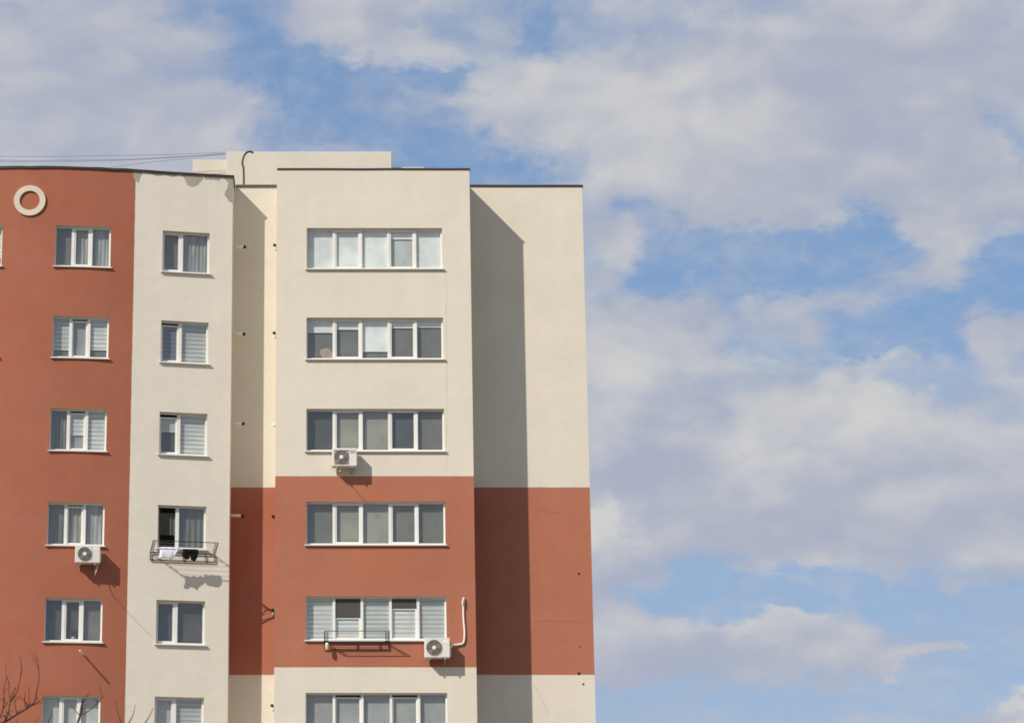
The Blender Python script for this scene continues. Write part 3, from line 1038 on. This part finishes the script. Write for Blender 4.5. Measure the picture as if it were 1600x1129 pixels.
# ------------------------------------------------------------------ drying racks
def drying_rack(loc, rz, label, w, reach, rise, bh, inset):
    root = empty('drying_rack', loc, rz)
    tag(root, label, 'drying rack', 'drying racks under windows')
    y = -0.028
    # frame standing off the wall under the sill
    fr = MB()
    for z in (0.0, bh):
        fr.box(0, w, y - 0.022, y, z - 0.015, z + 0.015)
    fr.box(0, 0.028, y - 0.022, y, 0.015, bh - 0.015)
    fr.box(w - 0.028, w, y - 0.022, y, 0.015, bh - 0.015)
    fr.box(w * 0.50, w * 0.50 + 0.024, y - 0.022, y, 0.015, bh - 0.015)
    fr.box(w * 0.845, w * 0.845 + 0.022, y - 0.022, y, 0.015, bh - 0.015)
    fr.build('frame', M_BLACK, root)
    for xx in (0.12, w - 0.15):
        MB().box(xx, xx + 0.03, y, 0.003, bh - 0.012, bh + 0.010).build('wall_bracket', M_BLACK, root)
    # ladder arms folded out
    for s, x in ((1, 0.0), (-1, w)):
        a = MB()
        p0 = Vector((x + s * 0.012, y - 0.024, bh)); p1 = Vector((x + s * 0.012, -reach, bh + rise))
        q0 = p0 + Vector((s * inset, 0, 0)); q1 = p1 + Vector((s * inset, 0, 0))
        a.bar(p0, p1, 0.014)
        a.bar(q0, q1, 0.008)
        for k in range(1, 6):
            t = k / 6
            a.bar(p0.lerp(p1, t), q0.lerp(q1, t), 0.012)
        a.build('arm', M_BLACK, root)
    MB().tube([(0.0, -reach, bh + rise), (w, -reach, bh + rise)], 0.012, 8).build('rail', M_BLACK, root)
    for k in range(1, 5):
        t = k / 5.0
        yy = y - 0.024 + (-reach - y + 0.024) * t
        zz = bh + rise * t + 0.012
        sag = -0.015
        MB().tube([(0.01, yy, zz), (w / 2, yy, zz + sag), (w - 0.01, yy, zz)], 0.0035, 5).build('line', M_STEEL, root)
    return root


drying_rack((-0.185, YB, 11.235), 0.0, 'empty black drying rack under the striped-blind window of the red band', 1.885, 0.56, 0.265, 0.19, 0.10)
RX, RZ2 = -5.285, 13.90
wc = ya(RX)
rack2 = drying_rack((RX, wc, RZ2), TH, 'black drying rack with washing below the open two-pane window', 1.93, 0.66, 0.23, 0.225, 0.075)
RM = Matrix.Translation((RX, wc, RZ2)) @ Matrix.Rotation(TH, 4, 'Z')


def cloth(outline, y, z_hang, mat, name, label, cat, seed, bulge=0.03, curl=0.05):
    """washing hung over a line: grid clipped to an outline of (x, z_low) columns, folded over at the top"""
    r = random.Random(seed)
    n = len(outline)
    rows = 9
    V, F = [], []
    for side in (0, 1):
        for i, (x, zl) in enumerate(outline):
            for j in range(rows + 1):
                t = j / rows
                z = z_hang + (zl - z_hang) * t
                yy = y + 0.012 * (1 if side else -1) - bulge * math.sin(math.pi * t) * (0.6 + 0.4 * math.sin(i * 1.7 + seed)) + curl * 0.3 * math.sin(i * 2.1 + t * 3)
                V.append((x + 0.012 * math.sin(t * 5 + i), yy, z))
    st = n * (rows + 1)
    for i in range(n - 1):
        for j in range(rows):
            a = i * (rows + 1) + j
            F.append((a, a + rows + 1, a + rows + 2, a + 1))
            F.append((st + a, st + a + 1, st + a + rows + 2, st + a + rows + 1))
        a = i * (rows + 1)
        F.append((a, st + a, st + a + rows + 1, a + rows + 1))
        a += rows
        F.append((a, a + rows + 1, st + a + rows + 1, st + a))
    for i in (0, n - 1):
        for j in range(rows):
            a = i * (rows + 1) + j
            F.append((a, a + 1, st + a + 1, st + a) if i == 0 else (a, st + a, st + a + 1, a + 1))
    o = MB().add(V, F).build(name, mat, None, True)
    o.matrix_world = RM
    tag(o, label, cat)
    return o


cloth([(0.22, -0.04), (0.30, -0.03), (0.38, 0.00), (0.46, -0.01), (0.54, -0.06), (0.60, -0.04), (0.66, 0.02), (0.72, 0.12), (0.78, 0.20), (0.80, 0.22)],
      -0.50, 0.30, M_CLOTHW, 'white_garment', 'crumpled white garment hung on the drying rack', 'laundry', 2)
cloth([(0.90, 0.10), (0.94, 0.02), (1.00, -0.02), (1.06, -0.03), (1.10, 0.00), (1.115, 0.16), (1.13, 0.16), (1.15, -0.03), (1.22, -0.06), (1.28, -0.05), (1.33, 0.04), (1.36, 0.12)],
      -0.45, 0.28, M_CLOTHB, 'black_shorts', 'black shorts pegged beside the white garment on the rack', 'laundry', 5)

# small container hung at the left end of the empty rack
c0 = empty('hanging_container', (-0.10, YB - 0.20, 11.19))
tag(c0, 'small cream and yellow container hung at the left end of the empty rack', 'container')
prof = [(0.0, 0.0), (0.042, 0.0), (0.052, 0.02), (0.055, 0.11), (0.048, 0.13)]
def lathe(prof, n=20):
    V, F = [], []
    for r, z in prof:
        V += [(r * math.cos(2 * math.pi * k / n), r * math.sin(2 * math.pi * k / n), z) for k in range(n)]
    for i in range(len(prof) - 1):
        for k in range(n):
            F.append((i * n + k, i * n + (k + 1) % n, (i + 1) * n + (k + 1) % n, (i + 1) * n + k))
    return MB().add(V, F)
lathe(prof).build('body', M_YEL, c0, True)
lathe([(0.048, 0.13), (0.052, 0.135), (0.046, 0.19), (0.025, 0.215), (0.0, 0.22)]).build('top', M_CREAMPL, c0, True)
MB().tube(bez([(0.0, 0.0, 0.215), (0.0, 0.02, 0.25), (0.0, 0.06, 0.235)], 4), 0.006, 6).build('hook', M_BLACK, c0)

# beige shape behind the glass of the second five-pane window
def blob(parts, name, mat, label, cat, loc):
    mb = MB()
    for (cx, cy, cz, rx, ry, rz_) in parts:
        n, m = 16, 10
        V = [(cx, cy, cz - rz_)]
        for j in range(1, m):
            ph = -math.pi / 2 + math.pi * j / m
            V += [(cx + rx * math.cos(ph) * math.cos(2 * math.pi * k / n), cy + ry * math.cos(ph) * math.sin(2 * math.pi * k / n), cz + rz_ * math.sin(ph)) for k in range(n)]
        V.append((cx, cy, cz + rz_))
        F = [(0, 1 + (k + 1) % n, 1 + k) for k in range(n)]
        for j in range(m - 2):
            for k in range(n):
                a = 1 + j * n
                F.append((a + k, a + (k + 1) % n, a + n + (k + 1) % n, a + n + k))
        l = len(V) - 1
        F += [(l, 1 + (m - 2) * n + k, 1 + (m - 2) * n + (k + 1) % n) for k in range(n)]
        mb.add(V, F)
    o = mb.build(name, mat, None, True)
    o.location = loc
    tag(o, label, cat)
    return o


blob([(0, 0, 0.15, 0.17, 0.03, 0.17), (0.14, 0, 0.09, 0.10, 0.03, 0.10), (-0.10, 0, 0.20, 0.09, 0.025, 0.09)],
     'soft_toy', M_BEIGE, 'beige rounded soft toy behind glass in the second five-pane window', 'soft toy', (-0.13, YB + 0.20, WIN_B[1][2] + 0.06))
# pot plant seen through the fifth window of the bay
xp = -7.44
pl = empty('pot_plant', (xp, ya(xp) + 0.205, WIN_R[4][2] + 0.075), R(5.7))
tag(pl, 'dark pot plant standing behind the middle pane of the bay window', 'plant')
lathe([(0.0, 0.0), (0.05, 0.0), (0.06, 0.09), (0.0, 0.09)]).build('pot', M_ROOM, pl)
lf = MB()
r_ = random.Random(3)
for k in range(26):
    a = r_.uniform(-1.2, 1.2)
    L = r_.uniform(0.12, 0.30)
    b0 = Vector((0, 0, 0.08)); tip = Vector((math.sin(a) * L * 0.5, r_.uniform(-0.012, 0.012), 0.08 + math.cos(a * 0.7) * L))
    mid = b0.lerp(tip, 0.6); wv = Vector((math.cos(a), 0, -math.sin(a))) * 0.022
    lf.add([b0, mid - wv, tip, mid + wv], [(0, 1, 2, 3)])
lf.build('leaves', M_PLANT, pl)

# ------------------------------------------------------------------ roof mast and cables
mast = MB().tube(bez([(-2.684, 76.78, RZ), (-2.684, 76.78, 26.0), (-2.70, 76.78, 26.50), (-2.735, 76.78, 26.63), (-2.72, 76.78, 26.78), (-2.66, 76.78, 26.95), (-2.56, 76.78, 27.035), (-2.45, 76.78, 27.03), (-2.40, 76.78, 26.99)], 5), 0.031, 10)
tag(mast.build('cable_mast', M_BROWNPIPE, None, True), 'dark swan-necked cable mast standing on the roof edge of the recess', 'mast')
far = empty('wire_pole', (-15.2, 79.0, RZ))
MB().tube([(0, 0, 0), (0, 0, 2.6)], [0.045, 0.035], 12).build('pole', M_STEEL, far, True)
MB().box(-0.5, 0.5, -0.03, 0.03, 2.0, 2.06).build('crossbar', M_STEEL, far)
tag(far, 'thin steel pole at the far end of the roof carrying the overhead wires', 'pole')
M_WIRE = simple('wire', (0.15, 0.15, 0.17), 0.6)
wires = [
    ([(-3.36, 78.98, 27.80), (-4.424, 78.95, 27.735), (-6.467, 78.95, 27.68), (-10.553, 78.97, 27.66), (-15.2, 79.0, 27.90)], 'uppermost of the thin wires crossing the sky from the rooftop box'),
    ([(-3.36, 78.98, 27.76), (-4.423, 78.93, 27.655), (-5.444, 78.93, 27.593), (-6.464, 78.93, 27.539), (-8.506, 78.93, 27.506), (-10.548, 78.95, 27.517), (-15.2, 78.97, 27.74)], 'middle thin wire sagging left from the rooftop box'),
    ([(-3.36, 78.98, 27.74), (-4.6, 78.90, 27.62), (-6.463, 78.90, 27.510), (-8.505, 78.90, 27.458), (-10.547, 78.92, 27.469), (-15.2, 78.95, 27.72)], 'lowest long thin wire sagging left from the rooftop box'),
    ([(-3.36, 78.96, 27.72), (-5.034, 78.85, 27.495), (-6.154, 78.8, 27.345), (-8.2, 78.6, 26.95), (-10.6, 78.3, 26.3), (-11.4, 78.1, RZ)], 'short thin wire dropping from the rooftop box behind the red parapet'),
]
for pts, lab in wires:
    tag(MB().tube(bez(pts, 6), 0.006, 5).build('overhead_wire', M_WIRE), lab, 'wire', 'wires over the roof')

# ------------------------------------------------------------------ bare tree in front
TY = 55.0
tree = empty('bare_tree', (-5.9, TY, GROUND))
tag(tree, 'leafless tree whose bare brown twigs rise in front of the red bay', 'tree')
T0 = Vector((-5.9, TY, GROUND))
rt = random.Random(7)
tr_pts = [Vector((-5.9, TY, GROUND - 0.1)), Vector((-5.88, TY, -0.6)), Vector((-5.80, TY + 0.05, 1.0)), Vector((-5.85, TY, 2.6))]
tb = MB()
tb.tube([p - T0 for p in bez(tr_pts, 5)], [0.20 - 0.09 * i / 15 for i in range(16)], 12)
tb.build('trunk', M_BARK, tree, True)
cb = MB()


def jit(p, a):
    return Vector((p[0] + rt.uniform(-a, a), p[1] + rt.uniform(-a * 2, a * 2), p[2] + rt.uniform(-a, a)))


def limb(pts, r0, r1, twigs=0, tl=0.42):
    P = bez(pts, 5)
    n = len(P)
    cb.tube([p - T0 for p in P], [r0 + (r1 - r0) * i / (n - 1) for i in range(n)], 6)
    for k in range(twigs):
        i = rt.randint(2, n - 2)
        d = (P[i + 1] - P[i - 1]).normalized()
        s = Vector((rt.uniform(-1, 1), rt.uniform(-1, 1), rt.uniform(0.1, 1.0))).normalized()
        e = P[i] + (d * 0.5 + s).normalized() * tl * rt.uniform(0.4, 1.0)
        m = P[i].lerp(e, 0.5) + Vector((rt.uniform(-.04, .04), rt.uniform(-.04, .04), rt.uniform(-.02, .06)))
        rr = (r0 + (r1 - r0) * i / (n - 1)) * 0.5
        cb.tube([q - T0 for q in bez([P[i], m, e], 3)], [rr * (1 - j / 8) + 0.003 for j in range(7)], 5)


def V3(x, z, dy=0.0):
    return Vector((x, TY + dy, z))


limb([V3(-8.116, 5.538, 0.20), V3(-7.477, 6.405, 0.10), V3(-6.842, 6.727, 0.00), V3(-6.684, 6.821, 0.00), V3(-6.485, 6.942, 0.00), V3(-6.287, 7.077, 0.00), V3(-6.223, 7.185, 0.00), V3(-6.189, 7.414, 0.00), V3(-6.155, 7.644, 0.00), V3(-6.194, 8.051, 0.00)], 0.0360, 0.0070, 11)
limb([V3(-6.817, 6.767, 0.00), V3(-6.747, 7.131, 0.00), V3(-6.779, 7.293, 0.00), V3(-6.789, 7.590, 0.00)], 0.0180, 0.0060, 3)
limb([V3(-6.747, 7.131, 0.00), V3(-6.671, 7.266, 0.10), V3(-6.608, 7.414, 0.10), V3(-6.573, 7.590, 0.10), V3(-6.540, 7.848, 0.10), V3(-6.574, 8.065, 0.10)], 0.0140, 0.0060, 4)
limb([V3(-6.591, 6.861, 0.00), V3(-6.638, 7.077, -0.10), V3(-6.643, 7.239, -0.10)], 0.0120, 0.0050, 1)
limb([V3(-6.353, 7.023, 0.00), V3(-6.352, 7.212, 0.00), V3(-6.366, 7.468, 0.00)], 0.0100, 0.0070, 0)
limb([V3(-6.300, 7.050, 0.00), V3(-6.180, 7.104, 0.00), V3(-6.049, 7.212, 0.00)], 0.0120, 0.0060, 1)
limb([V3(-7.477, 6.405, 0.10), V3(-7.021, 6.835, 0.30), V3(-6.923, 7.144, 0.30), V3(-6.947, 7.482, 0.40), V3(-6.862, 7.753, 0.40)], 0.0200, 0.0060, 7)
limb([V3(-7.021, 6.835, 0.30), V3(-6.848, 6.902, 0.30), V3(-6.717, 7.023, 0.30)], 0.0120, 0.0050, 0)
limb([V3(-5.578, 5.738, -0.20), V3(-5.305, 6.606, -0.30), V3(-5.244, 6.835, -0.30), V3(-5.221, 7.023, -0.30), V3(-5.171, 7.158, -0.30)], 0.0300, 0.0080, 5)
limb([V3(-5.256, 6.794, -0.30), V3(-5.070, 6.902, -0.30), V3(-4.872, 7.063, -0.40), V3(-4.740, 7.212, -0.40)], 0.0140, 0.0060, 3)
limb([V3(-5.257, 6.821, -0.30), V3(-5.367, 6.942, -0.20), V3(-5.437, 7.023, -0.20)], 0.0110, 0.0060, 0)
limb([V3(-5.999, 6.405, 0.20), V3(-5.955, 6.740, 0.20), V3(-5.878, 6.888, 0.20)], 0.0140, 0.0050, 1)
limb([V3(-6.536, 6.405, 0.10), V3(-6.599, 6.700, 0.10), V3(-6.629, 6.794, 0.10)], 0.0120, 0.0050, 0)
limb([V3(-6.268, 6.405, 0.10), V3(-6.196, 6.727, 0.10), V3(-6.146, 6.835, 0.10)], 0.0120, 0.0050, 0)
limb([V3(-4.778, 5.871, 0.20), V3(-4.445, 6.620, 0.20), V3(-4.477, 6.875, 0.20), V3(-4.537, 7.185, 0.20)], 0.0200, 0.0060, 0)
limb([V3(-4.577, 5.871, 0.30), V3(-4.284, 6.673, 0.30), V3(-4.181, 6.888, 0.30), V3(-4.132, 7.117, 0.30)], 0.0200, 0.0050, 0)
limb([V3(-4.534, 5.738, 0.30), V3(-3.974, 6.646, 0.30), V3(-3.831, 6.875, 0.30), V3(-3.753, 7.050, 0.30)], 0.0180, 0.0050, 0)
limb([V3(-4.248, 6.205, 0.30), V3(-4.134, 6.539, 0.30), V3(-4.137, 6.727, 0.30)], 0.0120, 0.0060, 0)
limb([V3(-5.816, 2.204, 0.00), V3(-6.572, 3.239, 0.20), V3(-7.679, 4.547, 0.30), V3(-8.116, 5.538, 0.20)], 0.0850, 0.0340, 5)
limb([V3(-5.816, 2.204, 0.00), V3(-5.653, 3.499, -0.10), V3(-5.608, 4.810, -0.20), V3(-5.578, 5.738, -0.20)], 0.0900, 0.0300, 7)
limb([V3(-5.816, 2.204, 0.00), V3(-5.255, 3.499, 0.20), V3(-4.887, 4.810, 0.25), V3(-4.778, 5.871, 0.20)], 0.0800, 0.0200, 7)
limb([V3(-4.887, 4.810, 0.25), V3(-4.687, 5.406, 0.30), V3(-4.577, 5.871, 0.30)], 0.0300, 0.0200, 2)
limb([V3(-4.887, 4.810, 0.25), V3(-4.608, 5.472, 0.30), V3(-4.534, 5.738, 0.30)], 0.0300, 0.0180, 2)
limb([V3(-4.575, 5.804, 0.30), V3(-4.378, 6.004, 0.30), V3(-4.248, 6.205, 0.30)], 0.0180, 0.0120, 0)
limb([V3(-5.608, 4.810, -0.20), V3(-5.846, 5.738, 0.10), V3(-5.999, 6.405, 0.20)], 0.0300, 0.0140, 3)
limb([V3(-5.608, 4.810, -0.20), V3(-6.382, 5.738, 0.10), V3(-6.536, 6.405, 0.10)], 0.0300, 0.0120, 3)
limb([V3(-5.843, 5.605, 0.00), V3(-6.122, 6.004, 0.10), V3(-6.268, 6.405, 0.10)], 0.0220, 0.0120, 2)
cb.build('crown', M_BARK, tree, True)
